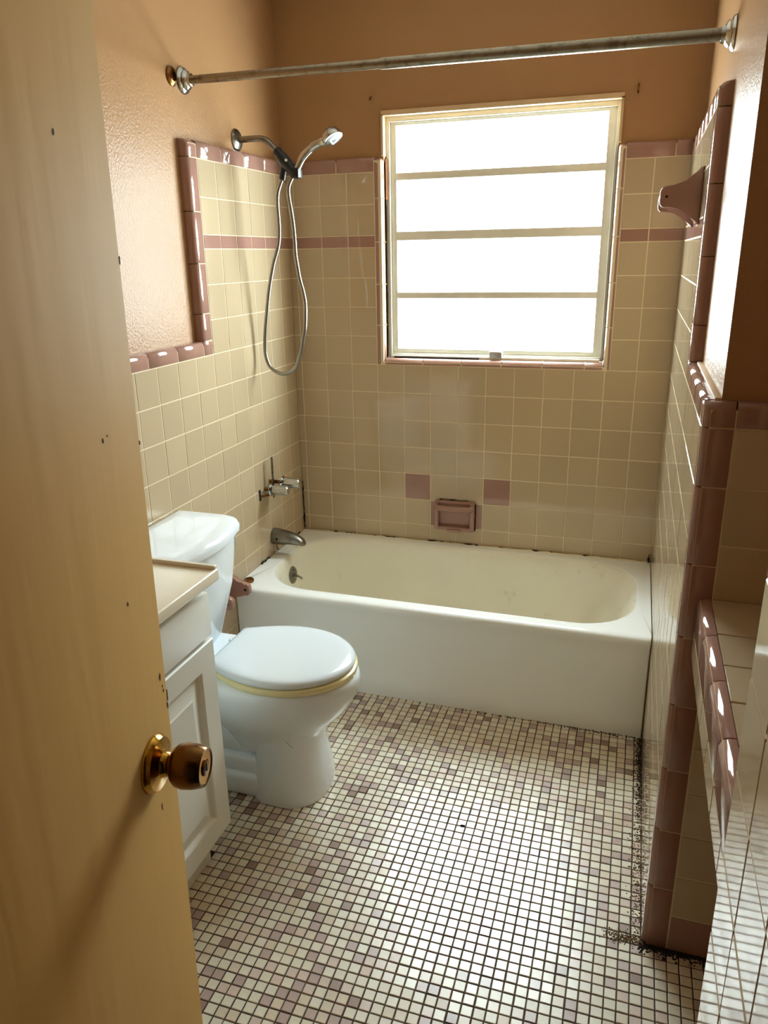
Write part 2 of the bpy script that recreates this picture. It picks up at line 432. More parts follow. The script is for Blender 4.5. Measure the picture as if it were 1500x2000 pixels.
bull(wr, FR, 'b', J[0], CAP, YR, YR + .054, .018, TH, 'tile_pink', ends=(0, 1))
for a, b in ((J[0], 1.640), (1.640, 1.486), (1.486, 1.332), (1.332, CAP2)): bull(wr, FR, 'b', b, a, YR, YR + .054, .018, TH, 'tile_pink')
bull(wr, FR, 'a', YR, YR + .054, J[6], CAP2, .006, TH, 'tile_pink')
caps(wr, FR, YR + .054, -YE - TH, J[6], CAP2)
box('painted_sill', W + .018, W + TH + .002, YE + .03, -YR - .056, CAP2 - .006, CAP2 + .003, 'plaster_edge', wr, .002)
# end face: bullnose column, then plain tile, dark base row
XC = 1.510
bull(wr, FE, 'b', J[6], CAP2, XC, W, .020, TH, 'tile_pink', ends=(0, 1))
zc = [J[6], J[7]] + [J[7] - .154 * k for k in range(1, 8)]; zc[-1] = 0.0
for a, b in zip(zc, zc[1:]): bull(wr, FE, 'b', b, a, XC, W, .020, TH, 'tile_pink')
for k in range(4):
    x0, x1 = XC + P * k, XC + P * (k + 1)
    bull(wr, FE, 'a', x0, x1, J[6], CAP2, .012, TH, 'tile_pink')
    for j in range(6, 17): put_tile(wr, FE, x0, x1, J[j + 1], J[j], 'tile_pink' if j == 16 else 'tile_beige')

# near right wall with a recess between it and the end face
wn = box('wall_near', XN + .0016, 2.05, -2.95, YN, 0, CEIL, 'paint'); tag(wn, 'glossy beige tiled wall beside the doorway on the right', 'wall', kind='structure')
bm = bmesh.new(); bm_box(bm, XN + .0012, XN + .02, -2.82, YN - .0005, 0, CAP2 - .01); bed = ob('tile_bed', bm_mesh('tile_bed', bm, 'grout'), wn)
for j in range(6, 17):
    for i in range(6):
        s0 = -YN + P * i
        put_tile(wn, FN, s0, s0 + P, J[j + 1], J[j], 'tile_beige', tilt=.0012)
caps(wn, FN, -YN, 2.82, J[6], CAP2, t=.02)
wa = box('wall_alcove', 1.95, 2.05, YN, YE + TH, 0, CEIL, 'paint'); tag(wa, 'painted wall at the back of the dark recess', 'wall', kind='structure')

# built-in tiled ledge in the recess
lg = empty('tiled_ledge', (XL, YE, .745)); tag(lg, 'built-in tiled ledge with pink bullnose edge in the dark recess', 'ledge')
def lpart(o): o.parent = lg; o.matrix_parent_inverse = Matrix.Translation((-XL, -YE, -.745)); return o
lpart(box('core', XL + .004, 1.95, YN, YE, .748, ZL - .004, 'grout'))
FT = frame((0, 0, ZL), (1, 0, 0), (0, 1, 0)); FA = frame((XL, 0, 0), (0, -1, 0), (0, 0, 1))
y = YE
for k, e in enumerate((-1.61, -1.72, -1.83, -1.94, -2.05, YN)):
    for i in range(4):
        x0 = 1.506 + P * i; lpart(put_tile(None, FT, x0, x0 + P, e, y, 'tile_beige'))
    lpart(put_tile(None, FA, -y, -e, .747, .800, 'tile_beige', tilt=.001))
    y = e
s = -YE
while s < -YN - .01:
    e = min(s + .154, -YN); lpart(bull(None, FA, 'a', s, e, .800, ZL + .001, .016, .022, 'tile_pink')); s = e

# doorway wall, unseen hall box added to keep sky light out, ceiling
wf = box('wall_front', -.15, .86, -2.94, -2.82, 0, CEIL, 'paint'); addbox(wf, .86, XN, -2.94, -2.82, 2.05, CEIL)
tag(wf, 'painted wall around the doorway', 'wall', kind='structure')
hb = box('wall_hall', -.15, 2.05, -4.3, -4.2, 0, CEIL, 'hall_wall_unlit'); addbox(hb, -.15, -.05, -4.2, -2.94, 0, CEIL); addbox(hb, 1.95, 2.05, -4.2, -2.94, 0, CEIL)
tag(hb, 'unseen hall walls outside the doorway, darkened as unlit, closing out the sky', 'wall', kind='structure')
hf = box('floor_hall', -.15, 2.05, -4.3, -2.95, -.12, 0, 'hall_floor_unlit'); tag(hf, 'unseen hall floor outside the doorway, darkened as unlit', 'floor', kind='structure')
ce = box('ceiling', -.15, 2.05, -4.3, .17, CEIL, CEIL + .1, 'paint_ceiling'); tag(ce, 'plain painted ceiling', 'ceiling', kind='structure')

# ------------------------------------------------------------------ window
wi = empty('window_1', (.81, .05, WZ0)); tag(wi, 'four-pane awning window with pale metal frame and frosted glass', 'window', kind='structure')
def wpart(o): o.parent = wi; o.matrix_parent_inverse = Matrix.Translation((-.81, -.05, -WZ0)); return o
Y0, Y1 = .045, .095
for x0, x1, z0, z1 in ((WX0 + .002, WX0 + .016, WZ0, WZ1), (WX1 - .014, WX1 - .002, WZ0, WZ1), (WX0 + .016, WX1 - .014, WZ1 - .022, WZ1), (WX0 + .016, WX1 - .014, WZ0, WZ0 + .016)):
    wpart(box('outer_frame', x0, x1, Y0, Y1 + .03, z0, z1, 'aluminium', None, .002))
GX0, GX1 = WX0 + .034, WX1 - .038
wpart(box('stile', WX0 + .016, GX0 + .004, Y0 + .012, Y1, WZ0 + .016, WZ1 - .022, 'aluminium', None, .002))
wpart(box('stile', GX1 - .004, WX1 - .014, Y0 + .012, Y1, WZ0 + .016, WZ1 - .022, 'aluminium', None, .002))
RZ = [(WZ0 + .016, WZ0 + .034), (1.340, 1.364), (1.554, 1.587), (1.766, 1.793), (WZ1 - .034, WZ1 - .022)]
for a, b in RZ: wpart(box('rail', GX0, GX1, Y0 + .012, Y1 - .01, a, b, 'aluminium', None, .003))
for k in range(4):
    z0, z1 = RZ[k][1], RZ[k + 1][0]
    wpart(box('pane', GX0 + .001, GX1 - .001, Y0 + .030, Y0 + .035, z0 - .003, z1 + .003, 'frosted_pane'))
wpart(box('sill_track', WX0 + .016, WX1 - .014, .028, .045, WZ0, WZ0 + .010, 'aluminium', None, .002))
la = wpart(box('latch', .800, .848, .022, .047, WZ0 + .008, WZ0 + .032, 'latch', None, .003))
wpart(box('rust_patch', WX0 + .001, WX0 + .006, .03, .046, 1.70, 1.84, 'rust', None, .001))
wpart(box('mould_strip', WX0 + .03, .76, .024, .029, WZ0 - .001, WZ0 + .006, 'crumb_dark', None, .001))

# ------------------------------------------------------------------ door with brass knob
DK = Vector((.800, -2.238, .904)); DE = Vector((.788, -2.179, 0)); dd = Vector((-.19, .982, 0)).normalized(); dn = Vector((dd.y, -dd.x, 0))
DW = .61; hinge = Vector((DE.x, DE.y, 0)) - dd * DW
dr = empty('door_1', (hinge.x, hinge.y, 0)); tag(dr, 'tan painted wooden door with chipped edge, standing open', 'door', kind='structure')
lean = math.radians(.75)
DM = Matrix.Translation(Vector((DE.x, DE.y, .75))) @ Matrix((dd, dn * -1, (0, 0, 1))).transposed().to_4x4() @ Matrix.Rotation(lean, 4, 'X') @ Matrix.Translation((0, 0, -.75))
# local frame: x along the door to its free edge (0), y into the leaf, z up
def dpart(name, me):
    o = ob(name, me); o.parent = dr; o.matrix_parent_inverse = Matrix.Translation((-hinge.x, -hinge.y, 0)); o.matrix_basis = DM; return o
bm = bmesh.new(); bm_box(bm, -DW, 0, 0, .036, .012, 2.03, .0018, 2); dpart('leaf', bm_mesh('leaf', bm, 'door_paint', True, 35))
rr = random.Random(5)
for k, (x, z, w, h) in enumerate(((-.016, 1.000, .0022, .0065), (-.010, .978, .0015, .003), (-.0008, .965, .0015, .012), (-.003, .952, .0022, .006), (-.012, .985, .0012, .002), (-.075, 1.130, .0018, .003), (-.085, 1.322, .0016, .0035), (-.075, 1.325, .0008, .002), (-.105, 1.610, .0018, .0035), (-.05, .83, .001, .006), (-.0006, 1.50, .0014, .005), (-.0006, 1.30, .0012, .004))):
    bm = bmesh.new(); n = 9
    vs = [bm.verts.new((x + w * math.cos(2 * PI * i / n) * rr.uniform(.5, 1), -.0004, z + h * math.sin(2 * PI * i / n) * rr.uniform(.5, 1))) for i in range(n)]
    vb = [bm.verts.new((v.co.x, .001, v.co.z)) for v in vs]
    bm.faces.new(vs); 
    for i in range(n): bm.faces.new((vs[i], vb[i], vb[(i + 1) % n], vs[(i + 1) % n]))
    dpart('paint_chip', bm_mesh('paint_chip', bm, 'door_wood'))
def dl(name, prof, m, par=None, n=36):
    o = lathe(name, (0, 0, 0), (0, -1, 0), prof, m, None, n)
    o.parent = par or kn; return o
kn = dpart('door_knob', lathe('tmp', (-.060, 0, .904), (0, -1, 0), [(.020, .0125), (.026, .0130), (.028, .022), (.033, .0265), (.042, .0285), (.054, .0278), (.066, .0250), (.068, .0240), (.0672, .021), (.066, .020)], 'brass_dark', None, 40).data)
bpy.data.objects.remove(bpy.data.objects['tmp'])
kn.data.name = 'door_knob'; kn['label'] = 'brass door knob with key cylinder'
for nm, prof, mm_ in (('rosette', [(0, .037), (.003, .0372), (.006, .0355), (.010, .033), (.0125, .020), (.014, .0165), (.021, .0150), (.022, .0140)], 'brass'), ('face_ring', [(.0658, .0205), (.0668, .0205), (.0668, .011), (.0658, .011)], 'brass'), ('key_cylinder', [(.0655, .0105), (.0682, .0105), (.0688, .009)], 'brass_worn')):
    o = lathe(nm, (-.060, 0, .904), (0, -1, 0), prof, mm_, None, 40); o.parent = kn; o.matrix_parent_inverse = Matrix.Identity(4)
o = box('keyhole', -.0612, -.0588, -.0694, -.068, .899, .909, 'dark_hole'); o.parent = kn; o.matrix_parent_inverse = Matrix.Identity(4)

# ------------------------------------------------------------------ bathtub
tb = empty('bathtub', (W / 2, -.33, 0)); tag(tb, 'white built-in bathtub with a yellowed basin under the window', 'bathtub')
def tpart(o): o.parent = tb; o.matrix_parent_inverse = Matrix.Translation((-W / 2, .33, 0)); return o
def oring(y0, z, r=.006, e=.002): return rrect(e, W - e, y0, -.001 - e, r, z)
rings = [oring(-.650, 0), oring(-.650, .058), oring(-.641, .076), oring(-.640, .16), oring(-.641, .285), oring(-.645, .312), oring(-.652, .330), oring(-.656, .343), oring(-.653, .352), oring(-.643, .3575), oring(-.628, .359)]
def iring(x0, x1, y0, y1, r, z): return rrect(x0, x1, y0, y1, r, z)
no = len(rings)
rings += [iring(.060, 1.412, -.604, -.040, .20, .359), iring(.066, 1.406, -.598, -.046, .20, .3575), iring(.074, 1.396, -.590, -.053, .20, .349), iring(.080, 1.380, -.582, -.060, .20, .325),
          iring(.090, 1.345, -.570, -.070, .20, .24), iring(.105, 1.29, -.556, -.082, .20, .14), iring(.125, 1.24, -.535, -.10, .18, .085), iring(.16, 1.19, -.505, -.13, .16, .058), iring(.22, 1.12, -.45, -.19, .12, .048), iring(.40, .95, -.36, -.28, .035, .044)]
tpart(loft('shell', rings, ['enamel', 'enamel_worn'], None, True, True, lambda i: 1 if i >= no + 1 else 0, 60))
ov = tpart(lathe('overflow_plate', (.082, -.325, .280), (1, 0, .10), [(0, .034), (.004, .036), (.007, .034), (.010, .022), (.011, .004)], 'chrome_dull', None, 32))
o = tube('trip_lever', [(.090, -.325, .281), (.108, -.327, .279), (.124, -.33, .276), (.128, -.33, .270)], [.006, .0045, .004, .005], 'chrome_dull', None, 10); o.parent = ov
for sx, sz in ((-.325, .303), (-.325, .257)):
    o = lathe('screw', (.087, sx, sz), (1, 0, .1), [(0, .004), (.004, .003)], 'dark_hole', None, 10); o.parent = ov
tpart(lathe('drain', (.26, -.32, .046), (0, 0, 1), [(0, .03), (.003, .028), (.004, .02), (.002, .016)], 'chrome_dull', None, 28))

for a, b, sd in ((.09, .16, 2), (.20, .24, 3), (.33, .42, 4), (.565, .69, 5), (.72, .78, 6), (.86, .90, 7), (1.0, 1.12, 8), (1.2, 1.27, 9)):
    tpart(caulk('dark_caulk', None, (a, -.0062, ZR + .003), (b, -.0062, ZR + .003), 'mould', seed=sd, n=8))
tpart(caulk('white_caulk', None, (.03, -.0078, ZR), (1.44, -.0078, ZR), 'caulk_white', r0=.003, r1=.006, seed=11, n=60))
tpart(caulk('dark_caulk', None, (.006, -.0062, .37), (.006, -.0062, .58), 'mould', seed=12, n=12))
tpart(caulk('dark_caulk', None, (1.447, -.0082, ZR), (1.447, -.0082, ZR + .035), 'mould', seed=13, n=5, r1=.006))
# loose brass ring on the tub corner
bc = lathe('drain_ring', (.034, -.594, .3588), (0, 0, 1), [(0, .017), (.003, .019), (.008, .0195), (.012, .0175), (.0125, .012), (.009, .010), (.008, .003)], 'brass_worn', None, 28)
tag(bc, 'rusty brass drain ring lying on the tub corner', 'drain ring')

# ------------------------------------------------------------------ tub spout, taps
sp = empty('tub_spout', (0, -.302, .425)); tag(sp, 'dull chrome tub spout on the tiled wall', 'tub spout')
def elr(cx, cy, cz, ry, rz, n=24, flat=.55): return [(cx, cy + ry * math.cos(2 * PI * k / n), cz + rz * max(-flat if flat else -1, math.sin(2 * PI * k / n))) for k in range(n)]
rg = [elr(.0, -.302, .432, .033, .034, flat=.9), elr(.012, -.302, .432, .033, .034, flat=.9), elr(.04, -.302, .432, .031, .032, flat=.85), elr(.08, -.302, .429, .028, .026, flat=.8), elr(.11, -.302, .423, .025, .020, flat=.9), elr(.128, -.302, .417, .021, .014, flat=.9), elr(.136, -.302, .412, .012, .007, flat=.9)]
b_ = loft('body', rg, 'chrome_dull', None, True, True, None, 50); b_.parent = sp; b_.matrix_parent_inverse = Matrix.Translation((0, .302, -.425))
b_ = lathe('outlet', (.112, -.302, .412), (0, 0, -1), [(0, .016), (.012, .016), (.014, .013)], 'caulk_white', None, 20); b_.parent = sp; b_.matrix_parent_inverse = Matrix.Translation((0, .302, -.425))
b_ = lathe('screw', (.028, -.3345, .432), (0, -1, 0), [(0, .005), (.0015, .004)], 'dark_hole', None, 12); b_.parent = sp; b_.matrix_parent_inverse = Matrix.Translation((0, .302, -.425))

fa = empty('bath_taps', (0, -.32, .64)); tag(fa, 'pair of chrome bath taps on an exposed metal strap', 'tap')
def fpart(o): o.parent = fa; o.matrix_parent_inverse = Matrix.Translation((0, .32, -.64)); return o
def tap(y, z, x0):
    t = fpart(lathe('tap_handle', (x0, y, z), (1, 0, 0), [(.004, .012), (.010, .019), (.02, .0205), (.05, .0185), (.068, .0165), (.071, .013), (.0715, .002)], 'chrome', None, 28))
    e = lathe('escutcheon', (x0 - .004, y, z), (1, 0, 0), [(0, .024), (.004, .0265), (.009, .024), (.011, .014)], 'chrome', None, 28); e.parent = t
    for k in range(6):
        a = 2 * PI * k / 6
        q = tube('grip_rib', [(x0 + .016, y + .0195 * math.cos(a), z + .0195 * math.sin(a)), (x0 + .066, y + .0165 * math.cos(a), z + .0165 * math.sin(a))], .0035, 'chrome', None, 8); q.parent = t
    s_ = fpart(tube('stem', [(-.001, y, z), (x0 + .006, y, z)], .008, 'brass_worn', None, 12))
tap(-.352, .646, .030); tap(-.306, .664, .058)
fpart(box('strap', .026, .030, -.339, -.326, .607, .772, 'chrome_dull', None, .001))
for z in (.762, .735, .708, .683): fpart(lathe('strap_hole', (.0302, -.3325, z), (1, 0, 0), [(0, .0025), (.0004, .0022)], 'dark_hole', None, 10))
fpart(tube('pipe', [(-.004, -.395, .628), (.012, -.38, .626), (.028, -.335, .622)], .0045, 'brass_worn', None, 10))

# ------------------------------------------------------------------ hand shower
hs = empty('hand_shower', (-TH, -.325, 1.884)); tag(hs, 'chrome hand shower with looped metal hose on a wall arm', 'shower')
def spart(o, par=None):
    o.parent = par or hs
    if par is None: o.matrix_parent_inverse = Matrix.Translation((TH, .325, -1.884))
    return o
YH = -.325
spart(lathe('wall_flange', (-TH, YH, 1.884), (1, 0, 0), [(0, .036), (.004, .035), (.010, .028), (.014, .012)], 'chrome_dull', None, 32))
spart(tube('shower_arm', smoothpts([(-.02, YH, 1.884), (.03, YH, 1.885), (.065, YH, 1.883), (.088, YH, 1.873), (.108, YH, 1.855), (.128, YH, 1.834)], 5), .0105, 'chrome_dull', None, 16))
br = spart(tube('bracket', [(.118, YH, 1.846), (.124, YH, 1.839), (.128, YH, 1.834), (.140, YH, 1.819), (.150, YH, 1.806), (.168, YH, 1.787), (.184, YH, 1.772)], [.014, .017, .0155, .0195, .021, .0185, .0195], 'black_plastic', None, 18))
q = tube('hose_port', [(.150, YH, 1.802), (.141, YH, 1.784), (.134, YH, 1.752)], [.014, .0115, .011], 'black_plastic', None, 16); q.parent = br
q = box('cradle', .172, .204, YH - .019, YH + .019, 1.754, 1.786, 'black_plastic', None, .006); q.parent = br
q = lathe('diverter_button', (.160, YH - .016, 1.808), (.4, -1, .4), [(0, .006), (.006, .005)], 'chrome', None, 14); q.parent = br
hp = spart(tube('handle', smoothpts([(.180, YH, 1.760), (.188, YH, 1.778), (.199, YH, 1.797), (.216, YH, 1.820), (.241, YH, 1.841), (.266, YH, 1.855), (.295, YH, 1.864), (.318, YH, 1.871)], 4), [.0115] * 6 + [.0125] * 6 + [.0135] * 6 + [.0145] * 5 + [.016, .018, .021, .022, .022, .022], 'chrome', None, 18))
hx = Vector((.318, YH, 1.880)); ax = Vector((.55, -.15, -.82)).normalized()
q = lathe('head', hx - ax * .012, ax, [(-.008, .004), (-.004, .020), (.004, .030), (.016, .035), (.026, .036), (.030, .034), (.031, .028)], 'chrome', None, 32); q.parent = hp
q = lathe('spray_face', hx + ax * .0185, ax, [(0, .029), (.0015, .028), (.0025, .020), (.0015, .019), (.0025, .010), (.003, .002)], 'black_plastic', None, 32); q.parent = hp
q = lathe('spray_ring', hx + ax * .0205, ax, [(0, .019), (.001, .019), (.001, .010), (0, .010)], 'latch', None, 32); q.parent = hp
HOSE = [(0.132, 1.751), (0.116, 1.713), (0.112, 1.673), (0.114, 1.62), (0.113, 1.573), (0.106, 1.533), (0.089, 1.489), (0.076, 1.444), (0.064, 1.395), (0.052, 1.33), (0.041, 1.265), (0.034, 1.203), (0.035, 1.156), (0.049, 1.119), (0.079, 1.097), (0.11, 1.094), (0.142, 1.108), (0.164, 1.14), (0.181, 1.187), (0.189, 1.223), (0.197, 1.26), (0.201, 1.303), (0.202, 1.345), (0.196, 1.384), (0.186, 1.422), (0.179, 1.463), (0.173, 1.511), (0.172, 1.555), (0.169, 1.606), (0.163, 1.655), (0.157, 1.695), (0.157, 1.727), (0.171, 1.756), (.180, 1.762)]
ho_ = smoothpts([(x, YH - .012 * math.sin(i / 33 * PI), z) for i, (x, z) in enumerate(HOSE)], 10)
spart(tube('hose', ho_, [.0066 if k % 2 else .0072 for k in range(len(ho_))], 'hose_metal', None, 12))

# ------------------------------------------------------------------ curtain rod and leftover flange
A = Vector((-TH, -.636, 2.009)); B = Vector((W + TH, -.80, 1.959)); ad = (B - A).normalized()
rd = empty('curtain_rod', A); tag(rd, 'worn chrome shower curtain rod spanning the tub', 'curtain rod')
def rpart(o): o.parent = rd; o.matrix_parent_inverse = Matrix.Translation(-A); return o
rpart(tube('inner_tube', [A + ad * .012, A + ad * .66], .0120, 'rod_metal', None, 20)); rpart(tube('outer_tube', [A + ad * .655, B - ad * .012], .0142, 'rod_metal', None, 20))
prof = [(0, .036), (.003, .0375), (.007, .035), (.010, .028), (.014, .0285), (.019, .025), (.022, .019), (.030, .0175), (.031, .014)]
rpart(lathe('end_flange', A, (1, 0, 0), prof, 'chrome', None, 36)); rpart(lathe('end_flange', B, (-1, 0, 0), prof, 'chrome', None, 36))
of = lathe('old_flange', (-TH, -.700, 2.009), (1, 0, 0), [(0, .027), (.004, .0265), (.008, .021), (.010, .0135), (.010, .012), (.004, .0115)], 'brass_dark', None, 30)
tag(of, 'small empty brown flange left behind the curtain rod end', 'flange')

# ------------------------------------------------------------------ ceramic fittings
sd = empty('soap_dish', (.683, 0, .48)); tag(sd, 'recessed pink ceramic soap dish with grab bar on back wall', 'soap dish')
def dpart2(o): o.parent = sd; o.matrix_parent_inverse = Matrix.Translation((-.683, 0, -.48)); return o
x0, x1, z0, z1 = .598, .764, .422, .546
bm = bmesh.new()
bm_box(bm, x0, x0 + .018, -.030, .001, z0, z1, .005); bm_box(bm, x1 - .018, x1, -.030, .001, z0, z1, .005); bm_box(bm, x0 + .01, x1 - .01, -.030, .001, z0, z0 + .016, .005); bm_box(bm, x0 + .01, x1 - .01, -.022, .001, z1 - .014, z1, .004); bm_box(bm, x0 + .012, x1 - .012, -.0035, .001, z0 + .01, z1 - .01)
dpart2(ob('body', bm_mesh('body', bm, 'tile_pink', True, 40)))
dpart2(tube('grab_bar', [(x0 + .006, -.030, z1 - .020), (x0 + .02, -.043, z1 - .024), (.683, -.045, z1 - .026), (x1 - .02, -.043, z1 - .024), (x1 - .006, -.030, z1 - .020)], [.011, .0125, .0125, .0125, .011], 'tile_pink', None, 14))
bm = bmesh.new(); bm_box(bm, .655, .711, -.040, -.024, z0 - .004, z0 + .010, .005); dpart2(ob('lip', bm_mesh('lip', bm, 'tile_pink', True, 40)))
dpart2(caulk('dark_caulk', None, (x1 + .002, -.003, z0), (x1 + .002, -.003, z1 - .01), 'mould', seed=31, n=9, r1=.003)); dpart2(caulk('dark_caulk', None, (x0 + .02, -.003, z1 + .002), (x1 - .03, -.003, z1 + .002), 'mould', seed=32, n=9, r1=.003))

def arm_profile(L, h0, h1, drop):
    """outline in (distance from wall, height): flared foot, rounded tip"""
    top = [(0, h0 / 2), (.010, h0 / 2 - .004), (.022, h0 * .34), (.036, h1 / 2 + .006), (.055, h1 / 2)]
    P_ = top + [(L - .016, h1 / 2)] + [(L - .016 + .016 * math.sin(a), h1 / 2 - .016 + .016 * math.cos(a)) for a in (PI / 8, PI / 4, 3 * PI / 8, PI / 2)]
    P_ += [(L - .014 + .014 * math.cos(a), -h1 / 2 + .014 - drop - .014 * math.sin(a)) for a in (0, PI / 6, PI / 3, PI / 2)]
    P_ += [(.05, -h1 / 2), (.034, -h1 / 2 - .008), (.018, -h0 * .36), (.008, -h0 / 2 + .002), (0, -h0 / 2)]
    return P_
def arm_mesh(name, P_, th, m, bev=.004):
    bm = bmesh.new(); a = [bm.verts.new((x, -th / 2, z)) for x, z in P_]; b = [bm.verts.new((x, th / 2, z)) for x, z in P_]
    n = len(P_); f0 = bm.faces.new(a); f1 = bm.faces.new(b[::-1])
    for i in range(n): bm.faces.new((a[i], b[i], b[(i + 1) % n], a[(i + 1) % n]))
    es = list(f0.edges) + list(f1.edges)
    bmesh.ops.bevel(bm, geom=es, offset=bev, segments=3, profile=.5, affect='EDGES', clamp_overlap=True)
    return bm_mesh(name, bm, m, True, 40)
def holder(name, loc, rz, sep, L, h0, h1, drop, th, label, cat):
    t = empty(name, loc, rz); tag(t, label, cat); me = arm_mesh('arm', arm_profile(L, h0, h1, drop), th, 'tile_pink')
    for s in (-1, 1):
        o = ob('arm', me, t); o.location = (0, s * sep / 2, 0)
        q = lathe('socket', (L - .016, s * (sep / 2 - th / 2), 0), (0, -s, 0), [(0, .0055), (.0008, .005)], 'dark_hole', None, 12); q.parent = o; q.location = (0, -s * sep / 2, 0)
        q2 = lathe('socket', (L - .016, s * (sep / 2 + th / 2), 0), (0, s, 0), [(0, .0035), (.0006, .003)], 'dark_hole', None, 12); q2.parent = o; q2.location = (0, -s * sep / 2, 0)
    bp_ = box('back_plate', 0, .007, -sep / 2, sep / 2, -h0 * .40, h0 * .40, 'tile_pink', None, .003); bp_.parent = t
    return t
holder('bar_bracket', (W, -.60, 1.628), PI, .26, .098, .135, .052, .0, .020, 'pink ceramic two-armed bracket high on the right wall', 'bracket')
holder('paper_holder', (.0, -.735, .368), 0, .125, .082, .105, .046, .0, .022, 'pink ceramic toilet paper holder between tank and tub', 'paper holder')

# ------------------------------------------------------------------ toilet
TY = -1.165
to = empty('toilet', (.33, TY, 0)); tag(to, 'white two-piece toilet with closed lid beside the tub', 'toilet')
def opart(o): o.parent = to; o.matrix_parent_inverse = Matrix.Translation((-.33, -TY, 0)); return o
def egg(xb, xf, hw, z, n=48, sq=.0, back=.62):
    """egg outline: rounder front (+x), narrower back"""
    P_ = []; xc = xb + (xf - xb) * .46
    for k in range(n):
        a = 2 * PI * k / n; c, s = math.cos(a), math.sin(a)
        if c >= 0: x = xc + (xf - xc) * c; y_ = hw * s
        else:
            e = 2 / (2 + sq); x = xc - (xc - xb) * abs(c) ** e; y_ = hw * math.copysign(abs(s) ** e, s) * (1 - (1 - back) * abs(c) ** 2.2 * .0)
        P_.append((x, TY + y_, z))
    return P_
opart(loft('bowl', [egg(.30, .535, .095, .150, sq=1), egg(.285, .545, .104, .180, sq=1), egg(.265, .570, .120, .215, sq=1), egg(.245, .605, .143, .250, sq=1), egg(.235, .640, .163, .290, sq=1), egg(.232, .662, .174, .330, sq=1), egg(.230, .670, .178, .365, sq=1), egg(.230, .668, .177, .382, sq=1), egg(.235, .660, .172, .392, sq=1), egg(.25, .645, .16, .394, sq=1)], 'china', None, True, True, None, 60))
# front pedestal flaring to the floor
def ped(x0, x1, hw, z, n=48):
    P_ = []
    for k in range(n):
        a = 2 * PI * k / n; c, s = math.cos(a), math.sin(a); e = .62 if c < 0 else .86
        P_.append(((x0 + x1) / 2 + (x1 - x0) / 2 * math.copysign(abs(c) ** e, c), TY + hw * math.copysign(abs(s) ** e, s), z))
    return P_
opart(loft('pedestal', [ped(.352, .574, .127, 0), ped(.352, .575, .127, .012), ped(.356, .570, .124, .05), ped(.362, .560, .118, .10), ped(.366, .550, .113, .15), ped(.366, .548, .112, .20), ped(.366, .560, .118, .24)], 'china', None, True, True, None, 60))
bm = bmesh.new(); bm_box(bm, .06, .40, TY - .115, TY + .115, 0, .075, .018, 4); opart(ob('base', bm_mesh('base', bm, 'china', True, 50)))
bm = bmesh.new(); bm_box(bm, .09, .40, TY - .098, TY + .098, .06, .125, .018, 4); opart(ob('base_step', bm_mesh('base_step', bm, 'china', True, 50)))
opart(tube('trapway', smoothpts([(.40, TY, .21), (.33, TY, .165), (.26, TY, .17), (.20, TY, .22), (.15, TY, .24), (.10, TY, .19), (.09, TY, .10), (.09, TY, .04)], 6), [.085] * 43, 'china', None, 28))
bm = bmesh.new(); bm_box(bm, .03, .30, TY - .135, TY + .135, .335, .393, .016, 4); opart(ob('deck', bm_mesh('deck', bm, 'china', True, 50)))
opart(loft('neck', [rrect(.10, .30, TY - .06, TY + .06, .03, .20), rrect(.06, .30, TY - .10, TY + .10, .03, .30), rrect(.045, .30, TY - .125, TY + .125, .03, .35)], 'china', None, True, True, None, 60))
opart(lathe('floor_bolt', (.255, TY - .105, .075), (0, 0, 1), [(0, .010), (.006, .010), (.008, .006), (.02, .005)], 'dark_hole', None, 14))
def lidout(x0, xf, hb, hw, z, n=24):
    P_ = []; xc = .455
    for k in range(n + 1):
        a = PI / 2 - PI * k / n; P_.append((xc + (xf - xc) * math.cos(a), TY + hw * math.sin(a), z))
    m_ = 8
    for k in range(1, m_): t = k / m_; P_.append((xc + (x0 + .012 - xc) * t, TY - (hw + (hb - hw) * t ** 1.9), z))
    P_ += [(x0 + .010, TY - hb, z), (x0 + .003, TY - hb + .004, z), (x0, TY - hb + .012, z)]
    P_ += [(x0, TY - hb + .012 + (2 * hb - .024) * k / 6, z) for k in range(1, 6)]
    P_ += [(x0, TY + hb - .012, z), (x0 + .003, TY + hb - .004, z), (x0 + .010, TY + hb, z)]
    for k in range(m_ - 1, 0, -1): t = k / m_; P_.append((xc + (x0 + .012 - xc) * t, TY + (hw + (hb - hw) * t ** 1.9), z))
    return P_
opart(loft('seat', [lidout(.27, .660, .11, .170, .394), lidout(.268, .663, .112, .1725, .398), lidout(.268, .663, .112, .1725, .408), lidout(.272, .658, .109, .169, .412)], 'seat_plastic', None, True, True, None, 50))
opart(loft('lid', [lidout(.266, .652, .112, .166, .414), lidout(.262, .657, .115, .170, .418), lidout(.262, .657, .115, .170, .424), lidout(.266, .651, .111, .165, .431), lidout(.276, .638, .103, .154, .4345), lidout(.30, .61, .09, .13, .4365)], 'lid_plastic', None, True, True, None, 60))
for s in (-1, 1): opart(lathe('hinge_cap', (.248, TY + s * .07, .393), (0, 0, 1), [(0, .016), (.012, .016), (.018, .012), (.019, .003)], 'lid_plastic', None, 20))
